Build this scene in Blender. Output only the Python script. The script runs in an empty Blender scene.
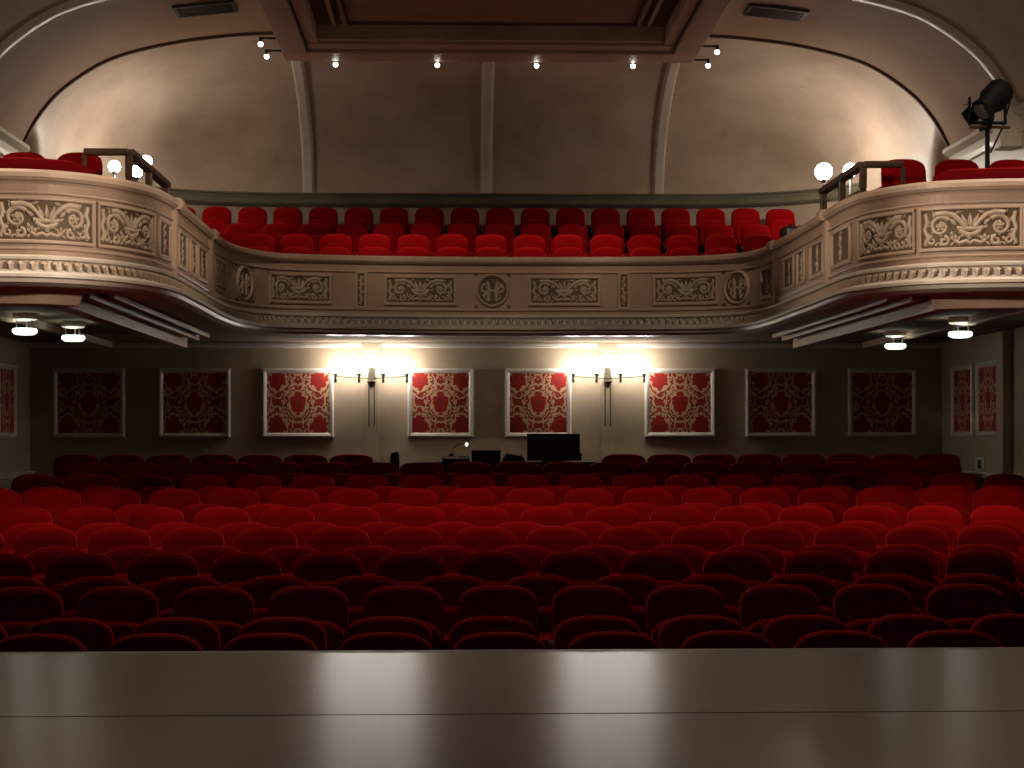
import bpy, bmesh, math, random
from mathutils import Vector
PI = math.pi
rng = random.Random(7)
sc = bpy.context.scene
COL = sc.collection
CAMZ = 1.825                      # eye height over the front stalls floor; heights below are often given relative to it


def Z(zc):
    return zc + CAMZ


# ------------------------------------------------------------------ materials
def new_mat(name):
    m = bpy.data.materials.new(name)
    m.use_nodes = True
    nt = m.node_tree
    return m, nt, nt.nodes['Principled BSDF']


def plaster(name, c1, c2, rough=0.55, scale=1.2, spec=0.4, bump=0.0, coat=0.0):
    m, nt, b = new_mat(name)
    tc = nt.nodes.new('ShaderNodeTexCoord')
    n1 = nt.nodes.new('ShaderNodeTexNoise')
    n1.inputs['Scale'].default_value = scale
    n1.inputs['Detail'].default_value = 5
    n1.inputs['Roughness'].default_value = 0.6
    nt.links.new(tc.outputs['Object'], n1.inputs['Vector'])
    r = nt.nodes.new('ShaderNodeValToRGB')
    r.color_ramp.elements[0].position = 0.32
    r.color_ramp.elements[0].color = (*c1, 1)
    r.color_ramp.elements[1].position = 0.7
    r.color_ramp.elements[1].color = (*c2, 1)
    nt.links.new(n1.outputs['Fac'], r.inputs['Fac'])
    nt.links.new(r.outputs['Color'], b.inputs['Base Color'])
    b.inputs['Roughness'].default_value = rough
    b.inputs['Specular IOR Level'].default_value = spec
    if coat:
        b.inputs['Coat Weight'].default_value = coat
        b.inputs['Coat Roughness'].default_value = 0.35
    if bump:
        n2 = nt.nodes.new('ShaderNodeTexNoise')
        n2.inputs['Scale'].default_value = 9
        n2.inputs['Detail'].default_value = 4
        nt.links.new(tc.outputs['Object'], n2.inputs['Vector'])
        bp = nt.nodes.new('ShaderNodeBump')
        bp.inputs['Strength'].default_value = bump
        bp.inputs['Distance'].default_value = 0.02
        nt.links.new(n2.outputs['Fac'], bp.inputs['Height'])
        nt.links.new(bp.outputs['Normal'], b.inputs['Normal'])
    return m


def velvet(name, c1, c2, sheen, tint):
    m, nt, b = new_mat(name)
    tc = nt.nodes.new('ShaderNodeTexCoord')
    n1 = nt.nodes.new('ShaderNodeTexNoise')
    n1.inputs['Scale'].default_value = 14
    n1.inputs['Detail'].default_value = 4
    nt.links.new(tc.outputs['Object'], n1.inputs['Vector'])
    r = nt.nodes.new('ShaderNodeValToRGB')
    r.color_ramp.elements[0].color = (*c1, 1)
    r.color_ramp.elements[1].color = (*c2, 1)
    nt.links.new(n1.outputs['Fac'], r.inputs['Fac'])
    nt.links.new(r.outputs['Color'], b.inputs['Base Color'])
    b.inputs['Roughness'].default_value = 0.9
    b.inputs['Specular IOR Level'].default_value = 0.05
    b.inputs['Sheen Weight'].default_value = sheen
    b.inputs['Sheen Roughness'].default_value = 0.35
    b.inputs['Sheen Tint'].default_value = (*tint, 1)
    return m


def flat(name, c, rough=0.5, metal=0.0, spec=0.5):
    m, nt, b = new_mat(name)
    tc = nt.nodes.new('ShaderNodeTexCoord')
    n1 = nt.nodes.new('ShaderNodeTexNoise')
    n1.inputs['Scale'].default_value = 18
    nt.links.new(tc.outputs['Object'], n1.inputs['Vector'])
    r = nt.nodes.new('ShaderNodeValToRGB')
    r.color_ramp.elements[0].color = (*[x * 0.82 for x in c], 1)
    r.color_ramp.elements[1].color = (*c, 1)
    nt.links.new(n1.outputs['Fac'], r.inputs['Fac'])
    nt.links.new(r.outputs['Color'], b.inputs['Base Color'])
    b.inputs['Roughness'].default_value = rough
    b.inputs['Metallic'].default_value = metal
    b.inputs['Specular IOR Level'].default_value = spec
    return m


def glow(name, c, strength):
    m, nt, b = new_mat(name)
    b.inputs['Base Color'].default_value = (0.9, 0.9, 0.88, 1)
    b.inputs['Emission Color'].default_value = (*c, 1)
    b.inputs['Emission Strength'].default_value = strength
    return m


def wood(name, c1, c2, rough, stretch=(1, 12, 12), spec=0.5):
    m, nt, b = new_mat(name)
    tc = nt.nodes.new('ShaderNodeTexCoord')
    mp = nt.nodes.new('ShaderNodeMapping')
    mp.inputs['Scale'].default_value = stretch
    nt.links.new(tc.outputs['Object'], mp.inputs['Vector'])
    n1 = nt.nodes.new('ShaderNodeTexNoise')
    n1.inputs['Scale'].default_value = 1.5
    n1.inputs['Detail'].default_value = 6
    nt.links.new(mp.outputs['Vector'], n1.inputs['Vector'])
    r = nt.nodes.new('ShaderNodeValToRGB')
    r.color_ramp.elements[0].position = 0.3
    r.color_ramp.elements[0].color = (*c1, 1)
    r.color_ramp.elements[1].position = 0.72
    r.color_ramp.elements[1].color = (*c2, 1)
    nt.links.new(n1.outputs['Fac'], r.inputs['Fac'])
    nt.links.new(r.outputs['Color'], b.inputs['Base Color'])
    b.inputs['Roughness'].default_value = rough
    b.inputs['Specular IOR Level'].default_value = spec
    return m


def stage_material():
    m, nt, b = new_mat('stage_lino')
    tc = nt.nodes.new('ShaderNodeTexCoord')
    n1 = nt.nodes.new('ShaderNodeTexNoise')
    n1.inputs['Scale'].default_value = 2.2
    n1.inputs['Detail'].default_value = 8
    n1.inputs['Roughness'].default_value = 0.65
    nt.links.new(tc.outputs['Object'], n1.inputs['Vector'])
    r = nt.nodes.new('ShaderNodeValToRGB')
    r.color_ramp.elements[0].position = 0.3
    r.color_ramp.elements[0].color = (*STAGE_C1, 1)
    r.color_ramp.elements[1].position = 0.75
    r.color_ramp.elements[1].color = (*STAGE_C2, 1)
    nt.links.new(n1.outputs['Fac'], r.inputs['Fac'])
    nt.links.new(r.outputs['Color'], b.inputs['Base Color'])
    rr = nt.nodes.new('ShaderNodeMapRange')
    rr.inputs['To Min'].default_value = 0.17
    rr.inputs['To Max'].default_value = 0.27
    nt.links.new(n1.outputs['Fac'], rr.inputs['Value'])
    nt.links.new(rr.outputs['Result'], b.inputs['Roughness'])
    b.inputs['Specular IOR Level'].default_value = 0.9
    b.inputs['Coat Weight'].default_value = 0.8
    b.inputs['Coat Roughness'].default_value = 0.30
    return m


def damask_material():
    """ogee damask: red ovals on a half-drop lattice, beige leafy ogee bands between them"""
    m, nt, b = new_mat('damask_cloth')
    N, L = nt.nodes, nt.links
    tc = N.new('ShaderNodeTexCoord')
    nz = N.new('ShaderNodeTexNoise')
    nz.inputs['Scale'].default_value = 13
    nz.inputs['Detail'].default_value = 3
    L.new(tc.outputs['Object'], nz.inputs['Vector'])
    sx = N.new('ShaderNodeSeparateXYZ')
    L.new(tc.outputs['Object'], sx.inputs[0])

    def M(op, a, c=None, d=None):
        n = N.new('ShaderNodeMath')
        n.operation = op
        for i, v in enumerate((a, c, d)):
            if v is None:
                continue
            if isinstance(v, (int, float)):
                n.inputs[i].default_value = v
            else:
                L.new(v, n.inputs[i])
        return n.outputs[0]
    ax = M('ABSOLUTE', sx.outputs['X'])
    PX, PZ = 0.54, 0.60
    az = sx.outputs['Z']

    def lattice(off):
        u = M('ABSOLUTE', M('SUBTRACT', M('FRACT', M('ADD', M('DIVIDE', ax, PX), 0.5 + off)), 0.5))
        v = M('ABSOLUTE', M('SUBTRACT', M('FRACT', M('ADD', M('DIVIDE', az, PZ), 0.5 + off)), 0.5))
        return M('POWER', M('ADD', M('POWER', u, 1.45), M('POWER', M('MULTIPLY', v, 0.92), 1.45)), 1 / 1.45)
    f = M('MINIMUM', lattice(0.0), lattice(0.5))
    # leafy fringe: ripples that follow the ogee outlines, mirrored about the middle
    mir = N.new('ShaderNodeCombineXYZ')
    L.new(ax, mir.inputs[0])
    L.new(az, mir.inputs[2])
    wv = N.new('ShaderNodeTexVoronoi')
    wv.feature = 'SMOOTH_F1'
    wv.inputs['Scale'].default_value = 26
    L.new(mir.outputs[0], wv.inputs['Vector'])
    L.new(mir.outputs[0], nz.inputs['Vector'])
    rip = M('MULTIPLY', M('SUBTRACT', wv.outputs['Distance'], 0.42), 0.16)
    soft = M('MULTIPLY', M('SUBTRACT', nz.outputs['Fac'], 0.5), 0.14)
    v = M('ADD', M('ADD', f, rip), soft)
    ramp = N.new('ShaderNodeValToRGB')
    cr = ramp.color_ramp
    cr.elements[0].position = 0.0
    cr.elements[0].color = (*DAM_MID, 1)
    cr.elements[1].position = 1.0
    cr.elements[1].color = (*DAM_MID, 1)
    for p, c in ((0.08, DAM_MID), (0.13, DAM_RED), (0.44, DAM_RED), (0.47, DAM_BEIGE), (0.565, DAM_BEIGE), (0.59, DAM_RED), (0.68, DAM_MID), (0.70, DAM_BEIGE),
                 (0.79, DAM_BEIGE), (0.82, DAM_RED)):
        e = cr.elements.new(p)
        e.color = (*c, 1)
    L.new(M('MULTIPLY', v, 2.0), ramp.inputs['Fac'])
    L.new(ramp.outputs['Color'], b.inputs['Base Color'])
    b.inputs['Roughness'].default_value = 0.6
    b.inputs['Specular IOR Level'].default_value = 0.25
    return m


STAGE_C1, STAGE_C2 = (0.024, 0.024, 0.021), (0.052, 0.051, 0.046)
DAM_RED, DAM_BEIGE, DAM_MID, DAM_DARK = (0.27, 0.014, 0.010), (0.50, 0.31, 0.18), (0.19, 0.020, 0.012), (0.13, 0.018, 0.010)

MAT = dict(
    stage=stage_material(),
    stage_nosing=wood('pale_worn_edge', (0.16, 0.13, 0.10), (0.28, 0.24, 0.19), 0.4),
    carpet=plaster('dark_red_carpet', (0.025, 0.004, 0.005), (0.045, 0.007, 0.008), 0.95, 6, 0.1),
    velvet=velvet('red_velvet', (0.20, 0.0012, 0.0020), (0.30, 0.0020, 0.0032), 0.8, (0.9, 0.03, 0.05)),
    maroon=velvet('maroon_velvet', (0.085, 0.0010, 0.0022), (0.12, 0.0014, 0.0030), 0.3, (0.8, 0.03, 0.05)),
    darkpaint=flat('dark_brown_paint', (0.020, 0.010, 0.008), 0.5),
    seatwood=flat('dark_stained_wood', (0.05, 0.012, 0.010), 0.4),
    cream=plaster('cream_paint', (0.49, 0.36, 0.265), (0.59, 0.45, 0.345), 0.45, 2.5, 0.4, 0.15),
    ornament=plaster('cream_ornament_paint', (0.47, 0.37, 0.27), (0.58, 0.47, 0.35), 0.4, 6, 0.5),
    recess=plaster('taupe_recess_paint', (0.125, 0.082, 0.045), (0.18, 0.125, 0.072), 0.6, 5, 0.3),
    parapet=plaster('buff_paint', (0.42, 0.30, 0.215), (0.50, 0.37, 0.275), 0.5, 2.0, 0.35, 0.1),
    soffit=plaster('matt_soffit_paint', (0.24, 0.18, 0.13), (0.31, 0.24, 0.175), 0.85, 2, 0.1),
    white=plaster('ivory_paint', (0.60, 0.54, 0.46), (0.70, 0.64, 0.55), 0.4, 3, 0.5),
    wall=plaster('olive_buff_wall_paint', (0.36, 0.275, 0.185), (0.46, 0.36, 0.25), 0.5, 1.3, 0.35, 0.2),
    shell=plaster('glossy_buff_plaster', (0.38, 0.285, 0.205), (0.62, 0.50, 0.39), 0.40, 0.8, 0.45, 0.25, 0.12),
    vault=plaster('pinkish_buff_plaster', (0.36, 0.235, 0.16), (0.46, 0.315, 0.22), 0.7, 0.8, 0.15, 0.2),
    coffer=plaster('brown_ceiling_paint', (0.20, 0.105, 0.070), (0.27, 0.15, 0.105), 0.6, 1.5, 0.3),
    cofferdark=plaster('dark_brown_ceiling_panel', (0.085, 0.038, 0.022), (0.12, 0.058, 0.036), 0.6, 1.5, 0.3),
    coffertrim=plaster('rosy_buff_moulding_paint', (0.36, 0.245, 0.18), (0.46, 0.325, 0.245), 0.5, 2, 0.35),
    ledge=plaster('olive_green_ledge_paint', (0.13, 0.115, 0.075), (0.19, 0.17, 0.115), 0.45, 2, 0.4),
    vent=flat('dark_grey_grille', (0.045, 0.038, 0.03), 0.5),
    brownwood=wood('brown_handrail_wood', (0.05, 0.027, 0.015), (0.085, 0.048, 0.028), 0.4),
    black=flat('matt_black', (0.006, 0.006, 0.006), 0.55),
    deepblack=flat('soot_black_paint', (0.0022, 0.0022, 0.0024), 0.7, 0.0, 0.2),
    blackgloss=flat('satin_black_metal', (0.012, 0.012, 0.012), 0.3),
    brass=flat('aged_brass', (0.10, 0.09, 0.06), 0.35, 0.6),
    steel=flat('grey_steel', (0.35, 0.35, 0.34), 0.3, 0.8),
    plate=flat('white_plate', (0.75, 0.72, 0.66), 0.4),
    ink=flat('dark_ink', (0.06, 0.05, 0.045), 0.6),
    damask=damask_material(),
    globe=glow('lit_opal_glass', (1.0, 0.955, 0.90), 30.0),
    circleglobe=glow('lit_opal_glass_globe', (1.0, 0.88, 0.75), 62.0),
    disc=glow('lit_cool_diffuser', (0.92, 1.0, 0.90), 4.6),
    bulb=glow('lit_small_bulb', (1.0, 0.90, 0.78), 16.0),
    led=glow('lit_desk_lamp_tip', (1.0, 0.95, 0.85), 14.0),
)


# ------------------------------------------------------------------ mesh building
class MB:
    def __init__(s):
        s.v, s.f, s.sm = [], [], []

    def add(s, vs, fs, smooth=True):
        o = len(s.v)
        s.v += [tuple(p) for p in vs]
        s.f += [tuple(i + o for i in f) for f in fs]
        s.sm += [smooth] * len(fs)
        return s

    def box(s, x0, x1, y0, y1, z0, z1, bev=0.0):
        if bev <= 0:
            vs = [(x, y, z) for z in (z0, z1) for y in (y0, y1) for x in (x0, x1)]
            return s.add(vs, [(0, 2, 3, 1), (4, 5, 7, 6), (0, 1, 5, 4), (2, 6, 7, 3), (0, 4, 6, 2), (1, 3, 7, 5)], False)
        bm = bmesh.new()
        bmesh.ops.create_cube(bm, size=1)
        for v in bm.verts:
            v.co = Vector(((x0 + x1) / 2 + v.co.x * (x1 - x0), (y0 + y1) / 2 + v.co.y * (y1 - y0), (z0 + z1) / 2 + v.co.z * (z1 - z0)))
        b = min(bev, 0.49 * min(abs(x1 - x0), abs(y1 - y0), abs(z1 - z0)))
        bmesh.ops.bevel(bm, geom=list(bm.edges), offset=b, segments=2, affect='EDGES', profile=0.6)
        bm.verts.index_update()
        s.add([v.co for v in bm.verts], [[v.index for v in f.verts] for f in bm.faces], False)
        bm.free()
        return s

    def loft(s, rings, cap=True, smooth=True, close=True):
        n = len(rings[0])
        vs = [p for r in rings for p in r]
        fs = []
        for k in range(len(rings) - 1):
            for i in range(n if close else n - 1):
                j = (i + 1) % n
                fs.append((k * n + i, k * n + j, (k + 1) * n + j, (k + 1) * n + i))
        if cap:
            fs.append(tuple(reversed(range(n))))
            fs.append(tuple((len(rings) - 1) * n + i for i in range(n)))
        return s.add(vs, fs, smooth)

    def lathe(s, c, prof, axis='z', n=16):
        """prof: (radius, height) pairs"""
        rings = []
        for r, h in prof:
            ring = []
            for i in range(n):
                a = 2 * PI * i / n
                p = (r * math.cos(a), r * math.sin(a), h)
                if axis == 'y':
                    p = (p[0], p[2], p[1])
                elif axis == 'x':
                    p = (p[2], p[0], p[1])
                ring.append((c[0] + p[0], c[1] + p[1], c[2] + p[2]))
            rings.append(ring)
        return s.loft(rings)

    def sphere(s, c, r, n=14, m=9, sc=(1, 1, 1)):
        prof = []
        for k in range(m + 1):
            a = -PI / 2 + PI * k / m
            prof.append((max(1e-4, r * math.cos(a)), r * math.sin(a)))
        st = len(s.v)
        s.lathe((0, 0, 0), prof, 'z', n)
        for i in range(st, len(s.v)):
            p = s.v[i]
            s.v[i] = (c[0] + p[0] * sc[0], c[1] + p[1] * sc[1], c[2] + p[2] * sc[2])
        return s

    def tube(s, pts, r, n=8, r1=None):
        pts = [Vector(p) for p in pts]
        rings = []
        for i, p in enumerate(pts):
            t = (pts[min(i + 1, len(pts) - 1)] - pts[max(i - 1, 0)]).normalized()
            up = Vector((0, 0, 1)) if abs(t.z) < 0.9 else Vector((1, 0, 0))
            a = t.cross(up).normalized()
            b = a.cross(t)
            rr = r if r1 is None else r + (r1 - r) * i / (len(pts) - 1)
            rings.append([p + a * rr * math.cos(2 * PI * k / n) + b * rr * math.sin(2 * PI * k / n) for k in range(n)])
        return s.loft(rings)

    def prism_x(s, poly, x0, x1):
        """polygon of (y,z) extruded along x"""
        return s.loft([[(x0, y, z) for y, z in poly], [(x1, y, z) for y, z in poly]], True, False)

    def prism_y(s, poly, y0, y1):
        return s.loft([[(x, y0, z) for x, z in poly], [(x, y1, z) for x, z in poly]], True, False)

    def build(s, name, mat, parent=None):
        me = bpy.data.meshes.new(name)
        me.from_pydata(s.v, [], s.f)
        me.polygons.foreach_set('use_smooth', s.sm)
        bm = bmesh.new()
        bm.from_mesh(me)
        bmesh.ops.recalc_face_normals(bm, faces=list(bm.faces))
        bm.to_mesh(me)
        bm.free()
        if any(s.sm):
            try:
                me.set_sharp_from_angle(angle=math.radians(50))
            except Exception:
                pass
        me.update()
        o = bpy.data.objects.new(name, me)
        COL.objects.link(o)
        me.materials.append(MAT[mat] if isinstance(mat, str) else mat)
        if parent:
            o.parent = parent
        return o


def tag(o, label, cat, group=None, kind=None):
    o['label'] = label
    o['category'] = cat
    if group:
        o['group'] = group
    if kind:
        o['kind'] = kind
    return o


def thing(name, loc, label, cat, group=None, rz=0.0):
    o = bpy.data.objects.new(name, None)
    o.empty_display_size = 0.1
    COL.objects.link(o)
    o.location = loc
    o.rotation_euler = (0, 0, rz)
    return tag(o, label, cat, group)


def struct(o):
    o['kind'] = 'structure'
    return o


def dup(root, kids):
    r = root.copy()
    COL.objects.link(r)
    for ch, subs in kids:
        c = ch.copy()
        COL.objects.link(c)
        c.parent = r
        for g in subs:
            d = g.copy()
            COL.objects.link(d)
            d.parent = c
    return r


def kids_of(root):
    ch = [o for o in COL.objects if o.parent == root]
    return [(c, [o for o in COL.objects if o.parent == c]) for c in ch]


ONES = ['zeroth', 'first', 'second', 'third', 'fourth', 'fifth', 'sixth', 'seventh', 'eighth', 'ninth', 'tenth', 'eleventh', 'twelfth',
        'thirteenth', 'fourteenth', 'fifteenth', 'sixteenth', 'seventeenth', 'eighteenth', 'nineteenth', 'twentieth', 'twenty-first',
        'twenty-second', 'twenty-third', 'twenty-fourth', 'twenty-fifth', 'twenty-sixth', 'twenty-seventh', 'twenty-eighth']

# ------------------------------------------------------------------ camera: low on the stage, turned a little to the right
F = 1800.0
XV, YH = 455.0, 440.0
CAMX = -0.45
cam_d = bpy.data.cameras.new('camera')
cam = bpy.data.objects.new('camera', cam_d)
COL.objects.link(cam)
cam.location = (CAMX, 0, CAMZ)
cam.rotation_euler = (PI / 2, math.radians(0.06), -math.atan((512 - XV) / F))
cam_d.sensor_width = 36
cam_d.lens = 36 * F / 1024
cam_d.shift_y = (YH - 384) / 1024
cam_d.clip_start = 0.05
cam_d.clip_end = 200
sc.camera = cam


def px(X, D):
    return XV + (X - CAMX) * F / D


# ------------------------------------------------------------------ stalls seat
def slab_outline(hw, z0, z1, rise, n=9, e=2.9):
    pts = [(-hw + 0.03, z0), (-hw, z0 + 0.03)]
    zc = z1 - rise
    for i in range(n * 2 + 1):
        t = PI - PI * i / (2 * n)
        c, s = math.cos(t), math.sin(t)
        pts.append((hw * math.copysign(abs(c) ** (2 / e), c), zc + rise * abs(s) ** (2 / e)))
    pts += [(hw, z0 + 0.03), (hw - 0.03, z0)]
    return pts


def cushion(hw, z0, z1, rise, th, y0, lean, bulge=0.014, curve=0.35, zs=1.0):
    out = slab_outline(hw, z0, z1, rise)
    zm = (z0 + z1) / 2
    hh = (z1 - z0) / 2
    rings = []
    for inset, yy in ((0.10, -th / 2 - bulge), (0.045, -th / 2 - bulge * 0.8), (0.016, -th / 2), (0.005, -th / 2 + 0.010), (0, -th / 2 + 0.024),
                      (0, th / 2 - 0.03), (0.008, th / 2 - 0.012), (0.025, th / 2), (0.08, th / 2 + 0.004)):
        fx, fz = 1 - inset / hw, 1 - inset / hh
        ring = []
        for x, z in out:
            X, ZZ = x * fx, zm + (z - zm) * fz
            ring.append((X, y0 + yy + (ZZ - z0) * lean - curve * X * X, ZZ))
        rings.append(ring)
    return MB().loft(rings)


def make_seat(name, hw, pitch, mat='velvet', rise=0.14):
    t = thing(name, (0, 0, 0), 'x', 'theatre seat')
    cushion(hw, 0.36, 0.90, rise, 0.10, 0.0, 0.17).build('backrest', mat, t)
    cushion(min(hw, 0.232) - 0.012, 0.34, 0.715, 0.12, 0.10, -0.135, 0.13, 0.012, 0.2).build('seat', mat, t)
    xs = pitch / 2 - 0.021
    for s in (-1, 1):
        pr = [(-0.20, 0.0), (0.06, 0.0), (0.075, 0.06), (0.055, 0.30), (0.10, 0.56), (0.085, 0.585), (-0.26, 0.565), (-0.275, 0.53), (-0.20, 0.42), (-0.165, 0.25), (-0.21, 0.05)]
        MB().prism_x(pr, s * xs - 0.012, s * xs + 0.012).build('side_panel', 'darkpaint', t)
        MB().box(s * xs - 0.018, s * xs + 0.018, -0.27, 0.07, 0.585, 0.625, 0.012).build('armrest', mat, t)
    return t


PITCH = 0.55
ROWD = [8.58, 9.36, 10.44, 11.24, 12.04, 12.80, 13.60, 14.38, 15.18, 15.96, 16.74, 17.5, 18.4, 19.2, 20.9, 21.75]
DROP = [0.925, 0.925, 0.850, 0.850, 0.753, 0.753, 0.656, 0.656, 0.563, 0.563, 0.450, 0.450, 0.357, 0.357, 0.255, 0.172]
PHASE = [500, 493, 498, 540, 493, 523, 484.6, 451, 483, 514, 471.5, 500, 474, 500, 470, 488]
ROWFLOOR = [Z(-d) - 0.90 for d in DROP]
seat = make_seat('stalls_seat', 0.232, PITCH)
seat_kids = kids_of(seat)
wide = make_seat('stalls_seat', 0.266, PITCH, 'velvet', 0.10)      # the two rearmost rows have broader, squarer backs
wide_kids = kids_of(wide)
first_wide = True
first = True
ROW_X = {}
plated = None
for i, D in enumerate(ROWD):
    sp = PITCH * F / D
    x0 = (PHASE[i] - XV) * D / F + CAMX
    xs = []
    for k in range(-14, 15):
        X = x0 + k * PITCH
        p = px(X, D)
        hw = 0.235 * F / D
        if p + hw < -2 or p - hw > 1026:
            continue
        if i >= 12 and (X < -5.2 if i >= 14 else X < -5.0):
            continue
        if i >= 14 and X > 5.5 or i in (12, 13) and X > 5.35:
            continue
        if i == 15 and -1.30 < X < 1.55:
            continue
        xs.append(X)
    for q, X in enumerate(xs):
        if first:
            o, first = seat, False
        elif i >= 14 and first_wide:
            o, first_wide = wide, False
        elif i >= 14:
            o = dup(wide, wide_kids)
        else:
            o = dup(seat, seat_kids)
        o.location = (X, D, ROWFLOOR[i])
        o.rotation_euler = (rng.uniform(-0.012, 0.012), 0, rng.uniform(-0.006, 0.006))
        row = 'the front row' if i == 0 else 'the back row' if i == 15 else ONES[i + 1] + ' row back'
        o['label'] = f'red velvet tip-up seat in {row} of the stalls, {ONES[q + 1]} from the left'
        o['group'] = 'red velvet seats in the stalls'
        if i == 2 and plated is None and px(X, D) > 565:
            plated = o
        ROW_X.setdefault(i, []).append(X)
# small white number plate on the arm of one seat
MB().box(-0.272, -0.236, -0.282, -0.275, 0.585, 0.615, 0.002).build('number_plate', 'plate', plated)
for ch in [o for o in COL.objects if o.parent == plated and o.name.startswith('number_plate')]:
    ch['label'] = 'small white number plate'

# ------------------------------------------------------------------ stalls floor, stage
fl = MB()
edges = [-2.0]
levels = []
lv = [(0, 1), (2, 3), (4, 5), (6, 7), (8, 9), (10, 11), (12, 13), (14,), (15,)]
for k, g in enumerate(lv):
    d0 = -2.0 if k == 0 else ROWD[g[0]] - 0.32
    d1 = ROWD[lv[k + 1][0]] - 0.32 if k + 1 < len(lv) else 23.5
    fl.box(-6.0, 6.0, d0, d1, -0.3, ROWFLOOR[g[0]])
struct(fl.build('floor', 'carpet'))

EDGE = 6.0
SZ = Z(-0.70)
stg = thing('stage', (0, 0, 0), 'dark glossy stage floor in the foreground with a seam across it', 'stage')
MB().box(-5.94, 5.94, 4.605, EDGE - 0.05, SZ - 0.05, SZ).build('floor_panel', 'stage', stg)
MB().box(-5.94, 5.94, -1.5, 4.592, SZ - 0.05, SZ).build('floor_panel', 'stage', stg)
MB().box(-5.94, 5.94, EDGE - 0.05, EDGE, SZ - 0.07, SZ + 0.002, 0.008).build('nosing', 'stage_nosing', stg)
MB().box(-5.94, 5.94, EDGE - 0.12, EDGE - 0.05, 0.0, SZ - 0.07).build('apron', 'black', stg)
MB().box(-5.94, 5.94, -1.5, EDGE - 0.12, SZ - 0.12, SZ - 0.05).build('deck', 'black', stg)

# ------------------------------------------------------------------ shell of the auditorium
PROF = [(0, 5.22), (1.5, 5.215), (2.8, 5.19), (3.47, 5.14), (4.07, 5.05), (4.67, 4.90), (5.06, 4.72), (5.47, 4.42), (5.74, 4.10), (5.9, 3.81), (5.95, 3.70)]


def catmull(P, n):
    out = []
    for i in range(len(P) - 1):
        p0, p1, p2, p3 = P[max(i - 1, 0)], P[i], P[i + 1], P[min(i + 2, len(P) - 1)]
        for k in range(n):
            t = k / n
            out.append(tuple(0.5 * (2 * b + (c - a) * t + (2 * a - 5 * b + 4 * c - d) * t * t + (3 * b - a - 3 * c + d) * t ** 3) for a, b, c, d in zip(p0, p1, p2, p3)))
    out.append(tuple(P[-1]))
    return out


half = catmull(PROF, 6)
arch = [(-x, z) for x, z in reversed(half)] + half[1:]       # left springing to right springing


def ztop(X):
    X = abs(X)
    for (a, za), (b, zb) in zip(half, half[1:]):
        if a <= X <= b:
            return za + (zb - za) * (X - a) / max(1e-9, b - a)
    return half[-1][1]


VD0, VD1 = 18.0, 23.0
va = MB()
rings = []
for D in (VD0, 19, 20, 21, 22, VD1):
    rings.append([(x, D, Z(z)) for x, z in arch])
va.loft(rings, False, True, False)
outer = [[(x * 1.01, D, Z(z) + 0.14) for x, z in arch] for D in (VD0, VD1)]
va.loft(outer, False, True, False)
n_a = len(arch)
for D in (VD0, VD1):
    va.loft([[(x, D, Z(z)) for x, z in arch], [(x * 1.01, D, Z(z) + 0.14) for x, z in arch]], False, False, False)
struct(va.build('ceiling', 'vault'))


def arch_rib(D, w, drop, name, mat):
    m = MB()
    prof = [(D - w / 2, 0.01), (D - w / 2, -drop * 0.5), (D - w * 0.25, -drop), (D + w * 0.25, -drop), (D + w / 2, -drop * 0.5), (D + w / 2, 0.01)]
    rs = []
    for i, (x, z) in enumerate(arch):
        a, b = arch[max(i - 1, 0)], arch[min(i + 1, len(arch) - 1)]
        tx, tz = b[0] - a[0], b[1] - a[1]
        l = math.hypot(tx, tz)
        nx, nz = -tz / l, tx / l
        rs.append([(x + nx * q, d, Z(z + nz * q)) for d, q in prof])
    m.loft(rs, True, True)
    return struct(m.build(name, mat))


arch_rib(20.25, 0.24, 0.06, 'trim_1', 'white')
arch_rib(22.97, 0.06, 0.035, 'trim_2', 'cofferdark')  # shadow line at the vault's end, put in as a thin dark brown strip

# concave rear wall over the circle
ZB = 3.50


def shell(X, phi):
    ext = 3.3 * (1 - abs(X / 5.97) ** 7)
    zt = ztop(X) + 0.13
    return (X, VD1 + 0.02 + ext * math.cos(phi), Z(ZB + (zt - ZB) * math.sin(phi)))


sh = MB()
XS = [-5.93 + 11.86 * i / 96 for i in range(97)]
rows = [[(X, shell(X, 0)[1], Z(1.52)) for X in XS], [(X, shell(X, 0)[1], Z(2.5)) for X in XS]]
for k in range(25):
    rows.append([shell(X, PI / 2 * k / 24) for X in XS])
sh.loft(rows, False, True, False)
w = sh.build('wall_rear_circle', 'shell')
so = w.modifiers.new('thickness', 'SOLIDIFY')
so.thickness = 0.12
so.offset = 0
struct(w)


def shell_rib(X, wd, out, name):
    m = MB()
    rs = []
    for k in range(25):
        ph = PI / 2 * k / 24
        p, q = Vector(shell(X, ph)), Vector(shell(X, min(ph + 0.02, PI / 2)))
        t = (q - p) if ph < PI / 2 - 0.01 else Vector((0, -1, 0))
        t.normalize()
        nrm = Vector((0, -t.z, t.y))
        if nrm.y > 0:
            nrm = -nrm
        rs.append([tuple(p + Vector((a, 0, 0)) + nrm * b) for a, b in ((-wd / 2, -0.08), (-wd / 2, out * 0.6), (-wd * 0.3, out), (wd * 0.3, out), (wd / 2, out * 0.6), (wd / 2, -0.08))])
    m.loft(rs, True, True)
    return struct(m.build(name, 'white'))


for q, (X, wd) in enumerate(((-2.57, 0.17), (0.01, 0.17), (2.52, 0.17))):
    shell_rib(X, wd, 0.13, f'trim_{3 + q}')

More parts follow.
